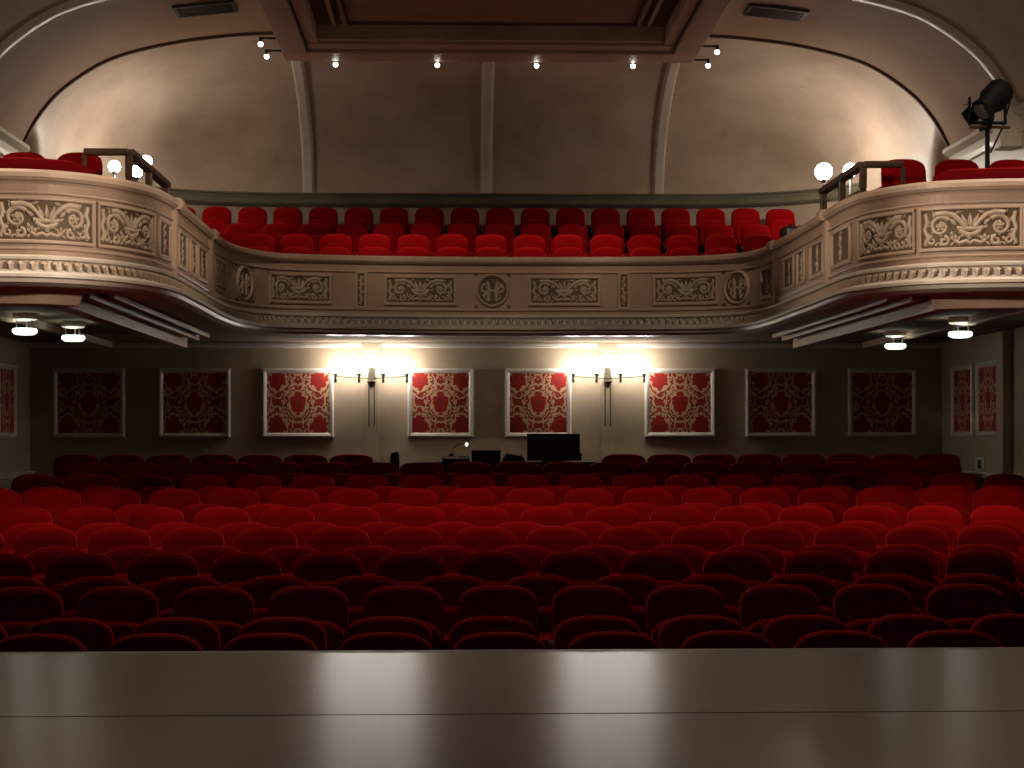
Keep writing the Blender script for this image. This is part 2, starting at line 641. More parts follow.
# ledge at the foot of the concave wall
m = MB()
prof = [(0.0, -0.09), (0.12, -0.09), (0.17, -0.05), (0.17, 0.02), (0.14, 0.035), (0.14, 0.07), (0.19, 0.075), (0.19, 0.10), (0.0, 0.10)]
rs = []
for X in [x for x in XS if abs(x) < 5.2]:
    D = shell(X, 0)[1] - 0.02
    rs.append([(X, D - o, Z(ZB - 0.02 + z)) for o, z in prof])
m.loft(rs, True, False)
struct(m.build('trim_6', 'ledge'))

# coffered frame hanging under the crown of the vault
cof = thing('ceiling_coffer', (0, 20.5, Z(5.0)), 'large brown coffered frame under the crown of the vaulted ceiling', 'ceiling frame')


def coffer_part(name, mat, boxes, bev=0.012):
    mb = MB()
    for x0, x1, y0, y1, z0, z1 in boxes:
        mb.box(x0, x1, y0 - 20.5, y1 - 20.5, Z(z0) - Z(5.0), Z(z1) - Z(5.0), bev)
    return mb.build(name, mat, cof)


CX, CB, CF = 2.60, 23.0, 18.0
coffer_part('outer_beam', 'coffertrim', [(-CX, CX, CB - 0.50, CB, 4.83, 5.2)])
coffer_part('outer_beam', 'coffertrim', [(-CX, -CX + 0.30, CF, CB - 0.50, 4.83, 5.2)])
coffer_part('outer_beam', 'coffertrim', [(CX - 0.30, CX, CF, CB - 0.50, 4.83, 5.2)])
coffer_part('inner_moulding', 'coffertrim', [(-CX + 0.33, CX - 0.33, CB - 0.80, CB - 0.53, 4.87, 5.2)])
coffer_part('inner_moulding', 'coffertrim', [(-CX + 0.33, -CX + 0.47, CF, CB - 0.83, 4.88, 5.2)])
coffer_part('inner_moulding', 'coffertrim', [(CX - 0.47, CX - 0.33, CF, CB - 0.83, 4.88, 5.2)])
coffer_part('back_bead', 'coffertrim', [(-CX + 0.47, CX - 0.47, CB - 0.93, CB - 0.83, 4.90, 5.2)])
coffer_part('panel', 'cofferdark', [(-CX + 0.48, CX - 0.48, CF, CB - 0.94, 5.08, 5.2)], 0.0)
for s in (-1, 1):
    for q, a in enumerate((1.93, 1.80)):
        coffer_part('panel_bead', 'coffertrim' if q == 0 else 'coffer', [(min(s * a, s * (a - 0.05)), max(s * a, s * (a - 0.05)), CF, 21.75, 5.0, 5.09)], 0.008)
coffer_part('field', 'coffer', [(-1.72, 1.72, CF, 21.75, 5.05, 5.12)], 0.006)

# little bulbs clipped under the frame's edge
BUL = [(-2.80, 21.9, 'hung at the frame corner on its left flank, nearer the stage'), (-2.80, 22.6, 'hung at the frame corner on its left flank, nearer the rear wall'),
       (-1.97, 23.06, 'on the rear edge of the ceiling frame, first from the left'), (-0.67, 23.06, 'on the rear edge of the ceiling frame, second from the left'),
       (0.60, 23.06, 'on the rear edge of the ceiling frame, third from the left'), (1.84, 23.06, 'on the rear edge of the ceiling frame, fourth from the left'),
       (2.80, 23.0, 'hung at the frame corner on its right flank, nearer the rear wall'), (2.80, 22.2, 'hung at the frame corner on its right flank, nearer the stage')]
for X, D, lab in BUL:
    t = thing('spot_bulb', (X, D, Z(4.83)), 'tiny lit bulb ' + lab, 'bulb', 'small bulbs around the ceiling frame')
    MB().box(-0.018, 0.018, -0.018, 0.018, -0.01, 0.06, 0.006).build('holder', 'blackgloss', t)
    if abs(X) > 2.5:
        e = -1 if X > 0 else 1
        MB().box(min(0, e * 0.21), max(0, e * 0.21), -0.012, 0.012, 0.03, 0.055, 0.004).build('bracket', 'blackgloss', t)
    MB().sphere((0, 0, -0.03), 0.030, 10, 7).build('lamp', 'bulb', t)

# vents on the vault
for s in (-1, 1):
    D = 21.5
    X = 3.41 * s
    zz = ztop(X)
    sl = math.atan2(ztop(3.1) - ztop(3.72), 0.62) * s
    t = thing('ceiling_vent', (X, D, Z(zz) - 0.02), f'dark grey slatted vent in the vaulted ceiling on the {"left" if s < 0 else "right"} side', 'vent', 'ceiling vents')
    t.rotation_euler = (0, sl, 0)
    MB().box(-0.33, 0.33, -0.22, 0.22, 0.0, 0.03, 0.004).build('backing', 'black', t)
    f = MB()
    for a in ((-0.36, 0.36, -0.25, -0.21), (-0.36, 0.36, 0.21, 0.25), (-0.36, -0.32, -0.25, 0.25), (0.32, 0.36, -0.25, 0.25)):
        f.box(*a, -0.015, 0.03)
    f.build('frame', 'vent', t)
    for k in range(6):
        y = -0.175 + 0.07 * k
        MB().box(-0.32, 0.32, y - 0.012, y + 0.012, -0.012, 0.004).build('slat', 'vent', t)

# side walls with cornice at the springing
for s, nm in ((-1, 'left'), (1, 'right')):
    x0, x1 = (s * 5.95, s * 6.15)
    struct(MB().box(min(x0, x1), max(x0, x1), -2.0, 23.5, -0.3, Z(1.3)).build(f'wall_{nm}', 'wall'))
    struct(MB().box(min(x0, x1), max(x0, x1), 8.0, 24.0, Z(1.3), Z(3.72)).build(f'wall_{nm}_circle', 'white'))
    c = MB()
    pr = [(0, -0.22), (0.05, -0.22), (0.06, -0.16), (0.03, -0.14), (0.03, -0.05), (0.08, -0.03), (0.12, 0.0), (0.12, 0.045), (0.09, 0.07), (0, 0.07)]
    c.loft([[(s * (5.95 - o), D, Z(3.68 + z)) for o, z in pr] for D in (8.0, 23.0)], True, False)
    struct(c.build(f'trim_{7 + (s > 0)}', 'white'))
    # corbel under the vault rib
    k = MB().box(min(s * 5.70, s * 5.95), max(s * 5.70, s * 5.95), 20.08, 20.42, Z(3.30), Z(3.80), 0.03)
    struct(k.build(f'trim_{9 + (s > 0)}', 'white'))

# stalls rear wall, dado, pilasters
WD = 23.5
SOF = Z(1.27)
struct(MB().box(-6.15, 6.15, WD, WD + 0.2, 0.3, SOF + 0.05).build('wall_back', 'wall'))
struct(MB().box(-5.95, 5.95, WD - 0.03, WD, 0.7, Z(-0.55), 0.0).build('baseboard_back', 'wall'))
for q, X in enumerate((-1.53, 1.54)):
    p = MB().box(X - 0.095, X + 0.095, WD - 0.055, WD, 0.7, SOF - 0.12, 0.01)
    p.box(X - 0.125, X + 0.125, WD - 0.075, WD, SOF - 0.12, SOF, 0.012)
    struct(p.build(f'trim_{11 + q}', 'wall'))
struct(MB().box(-5.95, 5.95, WD - 0.06, WD, SOF - 0.07, SOF, 0.02).build('trim_13', 'white'))
for s in (-1, 1):
    a = sorted((s * 5.95, s * 5.87))
    b = sorted((s * 5.95, s * 5.90))
    d = MB().box(*a, 20.75, 23.47, Z(-0.42), Z(-0.39), 0.008)
    d.box(*b, 20.75, 23.47, Z(-0.46), Z(-0.42))
    struct(d.build(f'trim_{14 + (s > 0)}', 'white'))
    e = MB().box(*a, 15.0, 20.45, Z(-0.42), Z(-0.39), 0.008)
    struct(e.build(f'trim_{16 + (s > 0)}', 'white'))
    c = MB().box(*sorted((s * 5.95, s * 5.83)), 20.47, 20.73, 0.6, SOF - 0.02, 0.015)
    struct(c.build(f'trim_{18 + (s > 0)}', 'parapet'))

# ------------------------------------------------------------------ the balcony
PLAN = [(-5.95, 14.62), (-5.0, 14.62), (-4.12, 14.65), (-3.7, 14.75), (-3.35, 15.08), (-3.13, 15.55), (-3.04, 16.1), (-3.02, 16.8), (-3.02, 18), (-3.02, 19.2),
        (-2.95, 20.3), (-2.63, 21.05), (-2.17, 21.3), (-1.2, 21.5), (0, 21.58), (1.2, 21.55), (2.3, 21.42), (2.85, 21.1), (3.08, 20.6), (3.13, 19.8),
        (3.14, 18.5), (3.14, 17.2), (3.14, 16.3), (3.24, 15.74), (3.55, 15.24), (3.95, 15.06), (4.4, 14.99), (5.1, 14.96), (5.95, 14.96)]
dense = catmull(PLAN, 14)
acc = [0.0]
for a, b in zip(dense, dense[1:]):
    acc.append(acc[-1] + math.hypot(b[0] - a[0], b[1] - a[1]))
LEN = acc[-1]


def C(s):
    s = min(max(s, 0), LEN - 1e-6)
    lo, hi = 0, len(acc) - 1
    while hi - lo > 1:
        mid = (lo + hi) // 2
        if acc[mid] <= s:
            lo = mid
        else:
            hi = mid
    t = (s - acc[lo]) / (acc[hi] - acc[lo])
    a, b = dense[lo], dense[hi]
    return a[0] + (b[0] - a[0]) * t, a[1] + (b[1] - a[1]) * t


def B(s, z, o=0.0):
    """a point on the balcony front: distance s along it, height z over the eye, o out from its face towards the stage"""
    x, y = C(s)
    x0, y0 = C(s - 0.06)
    x1, y1 = C(s + 0.06)
    l = math.hypot(x1 - x0, y1 - y0)
    return (x + o * (y1 - y0) / l, y - o * (x1 - x0) / l, Z(z))


def s_near(X, D):
    k = min(range(len(dense)), key=lambda i: (dense[i][0] - X) ** 2 + (dense[i][1] - D) ** 2)
    return acc[k]


SS = [LEN * i / 260 for i in range(261)]
bal = thing('balcony', (0, 0, 0), 'cream curved balcony with floral relief panels sweeping round both sides of the hall', 'balcony')


def sweep(name, mat, prof, smooth=False, par=bal, ss=SS):
    m = MB()
    m.loft([[B(s, z, o) for o, z in prof] for s in ss], True, smooth)
    return m.build(name, mat, par)


sweep('parapet', 'parapet', [(-0.16, 1.30), (0, 1.30), (0, 2.09), (-0.16, 2.09)])
sweep('coping', 'cream', [(-0.20, 2.08), (0.0, 2.08), (0.02, 2.10), (0.045, 2.105), (0.07, 2.13), (0.07, 2.165), (0.05, 2.19), (-0.18, 2.19), (-0.20, 2.17)])
sweep('string_course', 'cream', [(-0.01, 1.995), (0.018, 1.995), (0.024, 2.005), (0.018, 2.015), (-0.01, 2.015)])
sweep('string_course', 'cream', [(-0.01, 1.545), (0.018, 1.545), (0.024, 1.555), (0.018, 1.57), (-0.01, 1.57)])
sweep('cornice', 'white', [(-0.02, 1.50), (0.05, 1.50), (0.065, 1.485), (0.065, 1.465), (0.02, 1.455), (0.025, 1.39), (0.085, 1.365), (0.13, 1.355), (0.14, 1.34),
                           (0.14, 1.315), (0.115, 1.305), (0.10, 1.275), (0.04, 1.25), (-0.25, 1.25), (-0.25, 1.30), (-0.02, 1.30)])
for sg in (-1, 1):
    a, b = (0.0, s_near(-3.42, 14.98)) if sg < 0 else (s_near(3.52, 15.28), LEN)
    ss = [a + (b - a) * i / 40 for i in range(41)]
    sweep('cove', 'cream', [(-0.02, 1.27), (-0.10, 1.255), (-0.16, 1.22), (-0.20, 1.17), (-0.23, 1.125), (-0.30, 1.115), (-0.36, 1.13), (-0.36, 1.275)], False, bal, ss)
# running leaf ornament in the hollow of the cornice
lf = MB()
nleaf = int(LEN / 0.085)
for k in range(nleaf):
    s = (k + 0.5) * LEN / nleaf
    w = 0.027
    r1 = [B(s - w, 1.45, 0.05), B(s - w * 0.3, 1.452, 0.052), B(s + w * 0.3, 1.452, 0.052), B(s + w, 1.45, 0.05)]
    r2 = [B(s - w * 0.9, 1.425, 0.060), B(s - w * 0.35, 1.425, 0.084), B(s + w * 0.35, 1.425, 0.084), B(s + w * 0.9, 1.425, 0.060)]
    r3 = [B(s - w * 0.5, 1.395, 0.058), B(s - w * 0.2, 1.392, 0.090), B(s + w * 0.2, 1.392, 0.090), B(s + w * 0.5, 1.395, 0.058)]
    r4 = [B(s - 0.004, 1.372, 0.07), B(s - 0.002, 1.37, 0.085), B(s + 0.002, 1.37, 0.085), B(s + 0.004, 1.372, 0.07)]
    lf.loft([r1, r2, r3, r4], False, True, False)
lf.build('leaf_moulding', 'ornament', bal)['kind'] = 'stuff'


# relief ornament, drawn in (u,v) and wrapped on the curved front
class Relief:
    def __init__(s, sc, zc):
        s.sc, s.zc, s.mb = sc, zc, MB()

    def stroke(s, pts, r0, r1=None, h=0.85):
        r1 = r0 * 0.4 if r1 is None else r1
        rings = []
        n = len(pts)
        for i, (u, v) in enumerate(pts):
            a, b = pts[max(i - 1, 0)], pts[min(i + 1, n - 1)]
            tu, tv = b[0] - a[0], b[1] - a[1]
            l = math.hypot(tu, tv) or 1
            nu, nv = -tv / l, tu / l
            r = r0 + (r1 - r0) * i / (n - 1)
            rings.append([B(s.sc + u + nu * r * c, s.zc + v + nv * r * c, 0.006 + r * h * q) for c, q in ((-1, 0), (-0.75, 0.75), (0, 1.1), (0.75, 0.75), (1, 0))])
        s.mb.loft(rings, True, True, False)

    def leaf(s, u, v, ang, ln, wd):
        pts = [(u + ln * t * math.cos(ang), v + ln * t * math.sin(ang)) for t in (0, 0.25, 0.5, 0.75, 1)]
        rings = []
        for (a, b), wdt in zip(pts, (0.3, 0.85, 1.0, 0.6, 0.08)):
            w = wd * wdt
            nu, nv = -math.sin(ang), math.cos(ang)
            rings.append([B(s.sc + a + nu * w * c, s.zc + b + nv * w * c, 0.008 + w * q) for c, q in ((-1, 0), (-0.5, 0.75), (0, 0.55), (0.5, 0.75), (1, 0))])
        s.mb.loft(rings, True, True, False)

    def rosette(s, u, v, r):
        for k in range(5):
            s.leaf(u, v, PI / 2 + k * 2 * PI / 5, r, r * 0.36)
        c = []
        for rr, h in ((r * 0.3, 0.0), (r * 0.25, r * 0.35), (r * 0.02, r * 0.45)):
            c.append([B(s.sc + u + rr * math.cos(a * PI / 4), s.zc + v + rr * math.sin(a * PI / 4), 0.01 + h) for a in range(8)])
        s.mb.loft(c)

    def spiral(s, cu, cv, r, a0, turns, sgn, th, leaves=0):
        pts = []
        n = 22
        for i in range(n + 1):
            t = i / n
            a = a0 + sgn * turns * 2 * PI * t
            rr = r * (1 - 0.62 * t)
            pts.append((cu + rr * math.cos(a), cv + rr * math.sin(a)))
        s.stroke(pts, th, th * 0.5)
        for k in range(leaves):
            i = 1 + k * (n - 8) // max(1, leaves)
            u, v = pts[i]
            ang = math.atan2(v - cv, u - cu) - sgn * -0.6
            s.leaf(u, v, ang, r * 0.42, r * 0.13)


def wide_relief(R, W, H, simple=False):
    w, h = W / 2, H / 2
    T = 0.115 * h
    # bowl on a foot with three plumes
    R.stroke([(-0.27 * w, 0.02 * h), (-0.12 * w, -0.03 * h), (0.12 * w, -0.03 * h), (0.27 * w, 0.02 * h)], T, T)
    R.stroke([(-0.22 * w, -0.1 * h), (-0.12 * w, -0.28 * h), (0, -0.36 * h), (0.12 * w, -0.28 * h), (0.22 * w, -0.1 * h)], T * 1.2, T * 1.2)
    R.stroke([(0, -0.36 * h), (0, -0.6 * h)], T * 1.6, T)
    R.stroke([(-0.32 * w, -0.62 * h), (-0.22 * w, -0.78 * h), (-0.08 * w, -0.66 * h), (0, -0.78 * h), (0.08 * w, -0.66 * h), (0.22 * w, -0.78 * h), (0.32 * w, -0.62 * h)], T * 0.9, T * 0.9)
    R.leaf(0, 0.05 * h, PI / 2, 0.78 * h, 0.13 * h)
    for s in (-1, 1):
        R.leaf(s * 0.05 * w, 0.05 * h, PI / 2 - s * 0.42, 0.8 * h, 0.11 * h)
        R.stroke([(s * 0.1 * w, 0.05 * h), (s * 0.2 * w, 0.4 * h), (s * 0.34 * w, 0.72 * h), (s * 0.5 * w, 0.84 * h), (s * 0.7 * w, 0.78 * h)], T, T * 1.5)
        for q in range(4):
            R.leaf(s * (0.36 + 0.12 * q) * w, (0.76 + 0.03 * (q % 2)) * h, PI / 2 - s * (0.9 + 0.3 * q) + (q % 2) * 1.2 * s, 0.24 * h, 0.08 * h)
        R.spiral(s * 0.60 * w, 0.12 * h, 0.55 * h, PI / 2 + s * 0.9, 1.15, -s, T * 1.1, 5)
        R.rosette(s * 0.60 * w, 0.12 * h, 0.30 * h)
        R.spiral(s * 0.52 * w, -0.66 * h, 0.24 * h, PI / 2, 1.1, s, T * 0.9, 2)
        R.spiral(s * 0.78 * w, -0.62 * h, 0.22 * h, PI / 2, 1.0, -s, T * 0.9, 2)
        R.stroke([(s * 0.93 * w, -0.82 * h), (s * 0.87 * w, -0.4 * h), (s * 0.94 * w, 0.0), (s * 0.88 * w, 0.4 * h), (s * 0.92 * w, 0.85 * h)], T, T)
        for q in range(7):
            a = q * 0.9 + 0.4
            R.leaf(s * 0.60 * w + 0.60 * h * math.cos(a), 0.12 * h + 0.60 * h * math.sin(a), a + 0.7 * s, 0.30 * h, 0.09 * h)
        for q in range(4):
            R.leaf(s * (0.12 + 0.09 * q) * w, (-0.3 - 0.1 * (q % 2)) * h, -PI / 2 + s * (0.9 - 0.5 * q), 0.3 * h, 0.085 * h)
            R.leaf(s * (0.40 + 0.16 * q) * w, -0.88 * h, PI / 2 - s * 0.9 * (1 if q % 2 else -1), 0.26 * h, 0.08 * h)
        R.leaf(s * 0.28 * w, 0.2 * h, PI / 2 - s * 0.8, 0.5 * h, 0.11 * h)
        R.leaf(s * 0.16 * w, 0.9 * h, -s * 0.2 + (0 if s > 0 else PI), 0.4 * h, 0.08 * h)
        for q in range(5):
            R.leaf(s * 0.9 * w, (-0.7 + 0.33 * q) * h, PI / 2 + s * (0.9 if q % 2 else -0.2), 0.26 * h, 0.075 * h)


def tall_relief(R, W, H):
    w, h = W / 2, H / 2
    T = 0.055 * h
    R.stroke([(0, -0.9 * h), (0.12 * w, -0.4 * h), (-0.1 * w, 0.1 * h), (0.06 * w, 0.5 * h), (0, 0.9 * h)], T, T)
    R.rosette(0.0, -0.42 * h, min(0.62 * w, 0.3 * h))
    R.rosette(0.0, 0.38 * h, min(0.5 * w, 0.22 * h))
    for k in range(8):
        sg = 1 if k % 2 else -1
        R.leaf(0, (-0.86 + 0.23 * k) * h, PI / 2 - sg * 0.95, min(1.0 * w, 0.42 * h), min(0.11 * h, 0.3 * w))


def relief_panel(s0, s1, kind, z0=1.61, z1=1.965, fw=0.035, label=None):
    sc_, zc = (s0 + s1) / 2, (z0 + z1) / 2
    n = max(3, int((s1 - s0) / 0.06))
    ss = [s0 + (s1 - s0) * i / n for i in range(n + 1)]
    back = MB().loft([[B(s, z, o) for o, z in ((-0.01, z0), (0.006, z0), (0.006, z1), (-0.01, z1))] for s in ss], True, False)
    p = back.build('relief_panel', 'recess', bal)
    fr = MB()
    for a, b in ((z0 - 0.005, z0 + fw), (z1 - fw, z1 + 0.005)):
        fr.loft([[B(s, z, o) for o, z in ((-0.005, a), (0.022, a), (0.03, a + fw * 0.3), (0.03, b - fw * 0.3), (0.022, b), (-0.005, b))] for s in ss], True, False)
    for sa in (s0, s1 - fw):
        fr.loft([[B(sa + da, z, o) for o, da in ((-0.005, 0), (0.022, 0), (0.03, fw * 0.3), (0.03, fw * 0.7), (0.022, fw), (-0.005, fw))] for z in (z0, z1)], True, False)
    fr.build('panel_frame', 'cream', p)
    R = Relief(sc_, zc)
    W, H = s1 - s0 - 2 * fw, z1 - z0 - 2 * fw
    if kind == 'wide':
        wide_relief(R, W, H)
    else:
        tall_relief(R, W, H)
    R.mb.build('ornament', 'ornament', p)
    return p


def medallion(s0, z0=1.79, r=0.185):
    n = 28
    c = MB()
    c.loft([[B(s0 + rr * math.cos(2 * PI * k / n), z0 + rr * math.sin(2 * PI * k / n), o) for k in range(n)] for rr, o in ((r, -0.01), (r, 0.006), (0.004, 0.008))])
    p = c.build('medallion', 'recess', bal)
    m = MB()
    rings = []
    for k in range(n + 1):
        a = 2 * PI * k / n
        rings.append([B(s0 + (r + da) * math.cos(a), z0 + (r + da) * math.sin(a), o) for da, o in ((-0.02, 0.0), (-0.017, 0.02), (0, 0.032), (0.017, 0.02), (0.02, 0.0))])
    m.loft(rings, False, True, False)
    m.build('medallion_ring', 'cream', p)
    R = Relief(s0, z0)
    h = r * 0.8
    R.stroke([(-0.35 * h, -0.85 * h), (-0.25 * h, 0), (-0.4 * h, 0.75 * h)], 0.02, 0.016)
    R.stroke([(0.35 * h, -0.85 * h), (0.25 * h, 0), (0.4 * h, 0.75 * h)], 0.02, 0.016)
    R.stroke([(-0.75 * h, -0.5 * h), (-0.3 * h, 0.1 * h), (0.3 * h, -0.1 * h), (0.75 * h, 0.5 * h)], 0.018, 0.014)
    for sg in (-1, 1):
        R.spiral(sg * 0.55 * h, 0.15 * h, 0.38 * h, PI / 2, 1.0, -sg, 0.014, 3)
        R.spiral(sg * 0.5 * h, -0.5 * h, 0.26 * h, PI / 2, 1.0, sg, 0.012, 2)
    R.mb.build('ornament', 'ornament', p)
    # four corner bosses round it
    for a in (-1, 1):
        for b in (-1, 1):
            pts = [(s0 + a * (r + 0.012) + da, z0 + b * (r + 0.012) + dz) for da, dz in ((-0.02, -0.02), (0.02, -0.02), (0.02, 0.02), (-0.02, 0.02))]
            MB().loft([[B(u, v, o) for u, v in pts] for o in (-0.005, 0.012)], True, False).build('boss', 'recess', p)


def on_center(X):
    k = min((i for i in range(len(dense)) if dense[i][1] > 20.6), key=lambda i: abs(dense[i][0] - X))
    return acc[k]


def on_arm(side, D):
    k = min((i for i in range(len(dense)) if dense[i][0] * side > 2.8 and abs(dense[i][0]) < 3.6), key=lambda i: abs(dense[i][1] - D))
    return acc[k]


CS = on_center(0.0)
for sg in (-1, 1):
    pair = lambda a, b: sorted((CS + sg * a, CS + sg * b))
    relief_panel(*pair(0.43, 1.30), 'wide')
    relief_panel(*pair(1.50, 1.65), 'tall', 1.56, 2.01)
    relief_panel(*pair(1.92, 2.72), 'wide')
    arm = lambda d1, d2: sorted((on_arm(sg, d1), on_arm(sg, d2)))
    sh_ = 0.0 if sg < 0 else 0.72
    k = 1.0 if sg < 0 else 0.93
    md = s_near(-2.86, 20.62) if sg < 0 else s_near(2.87, 21.08)
    medallion(md)
    if sg < 0:
        for d in ((19.95, 19.2), (18.65, 18.0), (17.30, 16.72), (16.30, 15.88)):
            relief_panel(*arm(*d), 'wide' if d[0] > 19.5 else 'tall')
        relief_panel(*arm(17.90, 17.48), 'tall', fw=0.03)
        posts = (18.92, 16.52)
        a0 = on_arm(-1, 15.45)
        s_a, s_b = a0 - 1.02, s_near(-3.47, 14.95)
        cuts = [(s_near(-3.42, 14.99), s_near(-3.09, 15.76)), (s_near(-4.15, 14.65), s_near(-3.44, 14.965)), (s_near(-5.0, 14.62), s_near(-4.17, 14.65)), (s_near(-5.85, 14.62), s_near(-5.02, 14.62))]
    else:
        for d in ((20.62, 20.08), (19.48, 18.86), (18.05, 17.34), (16.95, 16.20)):
            relief_panel(*arm(*d), 'tall')
        relief_panel(*arm(18.70, 18.30), 'tall', fw=0.03)
        posts = (19.85, 17.18)
        cuts = [(s_near(3.175, 16.0), s_near(3.52, 15.29)), (s_near(3.54, 15.26), s_near(4.31, 15.0)), (s_near(4.33, 15.0), s_near(5.1, 14.96)), (s_near(5.12, 14.96), s_near(5.88, 14.96))]
    for a, b in cuts:
        relief_panel(min(a, b), max(a, b), 'wide', 1.60, 1.97, 0.025)
    for d in posts:
        s = on_arm(sg, d)
        p = MB().loft([[B(q, z, o) for o, z in ((-0.01, 1.50), (0.045, 1.50), (0.045, 2.10), (-0.01, 2.10))] for q in (s - 0.055, s + 0.055)], True, False)
        p.loft([[B(q, z, o) for o, z in ((-0.2, 2.10), (0.09, 2.10), (0.105, 2.13), (0.105, 2.18), (0.08, 2.205), (-0.2, 2.205))] for q in (s - 0.075, s + 0.075)], True, False)
        p.build('pilaster', 'cream', bal)
medallion(CS)

# deck between the front and the walls: soffit below, terrace above
dk = MB()


def outer_pt(X, D):
    if D < 20.5 and abs(X) > 2.9:
        return (math.copysign(5.95, X), D)
    k = X / 3.0
    if abs(k) > 0.86:
        return (math.copysign(5.95, X), min(23.5, D + (abs(k) - 0.86) * 10 + (D - 20.5)))
    return (X / 2.58 * 5.95, 23.5)


rings = []
for i, s in enumerate(SS):
    x, y, _ = B(s, 0, -0.15)
    a, b = outer_pt(*C(s))
    rings.append([(x, y, Z(1.27)), (a, b, Z(1.27)), (a, b, Z(1.70)), (x, y, Z(1.70))])
dk.loft(rings, True, False)
struct(dk.build('floor_circle', 'soffit'))
for sg in (-1, 1):
    for q, (X, z, wd, d0, d1, mt) in enumerate(((3.78, 1.12, 0.16, 15.25, 22.0, 'cream'), (3.56, 1.20, 0.07, 15.3, 21.8, 'cream'), (3.40, 1.22, 0.05, 15.6, 21.6, 'parapet'), (4.9, 1.19, 0.10, 15.0, 23.3, 'parapet'))):
        if sg > 0:
            d0 += 0.25
        MB().box(sg * X - wd / 2, sg * X + wd / 2, d0, d1, Z(z), Z(1.275), 0.012).build('soffit_beam', mt, bal)
# stepped terraces of the circle
for d0, d1, z in ((22.6, 23.75, 1.77), (23.75, 24.85, 2.04), (24.85, 26.2, 2.40)):
    MB().box(-5.3, 5.3, d0, d1, Z(1.70) if d0 < 23 else Z(1.5), Z(z)).build('floor_circle_step', 'carpet')['kind'] = 'structure'

# ------------------------------------------------------------------ circle seats
cseat = make_seat('circle_seat', 0.205, 0.50)
ck = kids_of(cseat)
first = True
CP = 0.50
ROWS = [(23.3, 1.77, 259, 4.3, 'front'), (24.4, 2.04, 278, 3.95, 'middle'), (25.5, 2.40, 218, 4.55, 'top')]
for r, (D, fz, ph, lim, nm) in enumerate(ROWS):
    x0 = (ph - XV) * D / F + CAMX
    xs = [x0 + k * CP for k in range(-12, 24) if abs(x0 + k * CP) < lim]
    xs = [X for X in xs if 150 < px(X, D) < 830]
    for q, X in enumerate(xs):
        if first:
            o, first = cseat, False
        else:
            o = dup(cseat, ck)
        o.location = (X, D, Z(fz))
        o.rotation_euler = (rng.uniform(-0.02, 0.02), 0, rng.uniform(-0.006, 0.006))
        o['label'] = f'red velvet circle seat in the {nm} row up on the balcony, {ONES[q + 1]} from the left'
        o['group'] = 'red velvet seats in the circle'
# seats of the two side slips, behind the outer balcony fronts
for sg, D, ph, n in ((-1, 16.3, 26, 3), (1, 16.5, 908, 4)):
    x0 = (ph - XV) * D / F + CAMX
    for q in range(n):
        k = q - 1 if sg < 0 else q
        o = dup(cseat, ck)
        X = x0 + (-1 if sg < 0 else 1) * 0 + (k * 0.502 if sg > 0 else (1 - q) * 0.502)
        o.location = (X, D, Z(1.70))
        o['label'] = f'red velvet seat behind the {"left" if sg < 0 else "right"} outer balcony front, {ONES[q + 1]} from the handrail'
        o['group'] = 'red velvet seats on the balcony arms'
# velvet bolsters lying along the outer copings
for sg in (-1, 1):
    ss = [s_near(-5.9, 14.62) + i * (s_near(-3.42, 15.0) - s_near(-5.9, 14.62)) / 40 for i in range(41)] if sg < 0 else \
         [s_near(3.62, 15.2) + i * (s_near(5.9, 14.96) - s_near(3.62, 15.2)) / 40 for i in range(41)]
    rings = []
    for i, s in enumerate(ss):
        e = min(i, 40 - i)
        g = 1.0 if e > 2 else (0.55, 0.8, 0.93)[e]
        rings.append([B(s, z, o) for o, z in ((-0.19, 2.191), (-0.045, 2.191), (-0.03, 2.19 + 0.035 * g), (-0.05, 2.19 + 0.095 * g), (-0.115, 2.19 + 0.115 * g), (-0.18, 2.19 + 0.095 * g), (-0.20, 2.19 + 0.035 * g))])
    o = MB().loft(rings).build('parapet_cushion', 'maroon')
    tag(o, f'long dark red velvet cushion along the top of the {"left" if sg < 0 else "right"} outer balcony front', 'cushion', 'velvet cushions on the balcony edge')

# number plates on the arm standards of the middle front circle seats
front = [o for o in COL.objects if o.parent is None and o.name.startswith('circle_seat') and abs(o.location.y - 23.3) < 0.01 and -2.0 < o.location.x < 1.0]
for o in front:
    pl = MB().box(-0.255, -0.225, -0.285, -0.278, 0.53, 0.565, 0.002).build('number_plate', 'plate', o)
    pl['label'] = 'small white number plate'
# small lantern standing on the right coping
t = thing('coping_lantern', (3.24, 19.7, Z(2.205)), 'small black lantern box standing on the right balcony coping', 'lantern')
MB().box(-0.09, 0.09, -0.16, 0.16, 0.0, 0.13, 0.02).build('body', 'black', t)
MB().box(-0.06, 0.06, -0.17, -0.15, 0.03, 0.10, 0.006).build('lens_plate', 'steel', t)
MB().tube([(0, -0.08, 0.12), (0, -0.06, 0.165), (0, 0.06, 0.165), (0, 0.08, 0.12)], 0.009).build('handle', 'black', t)

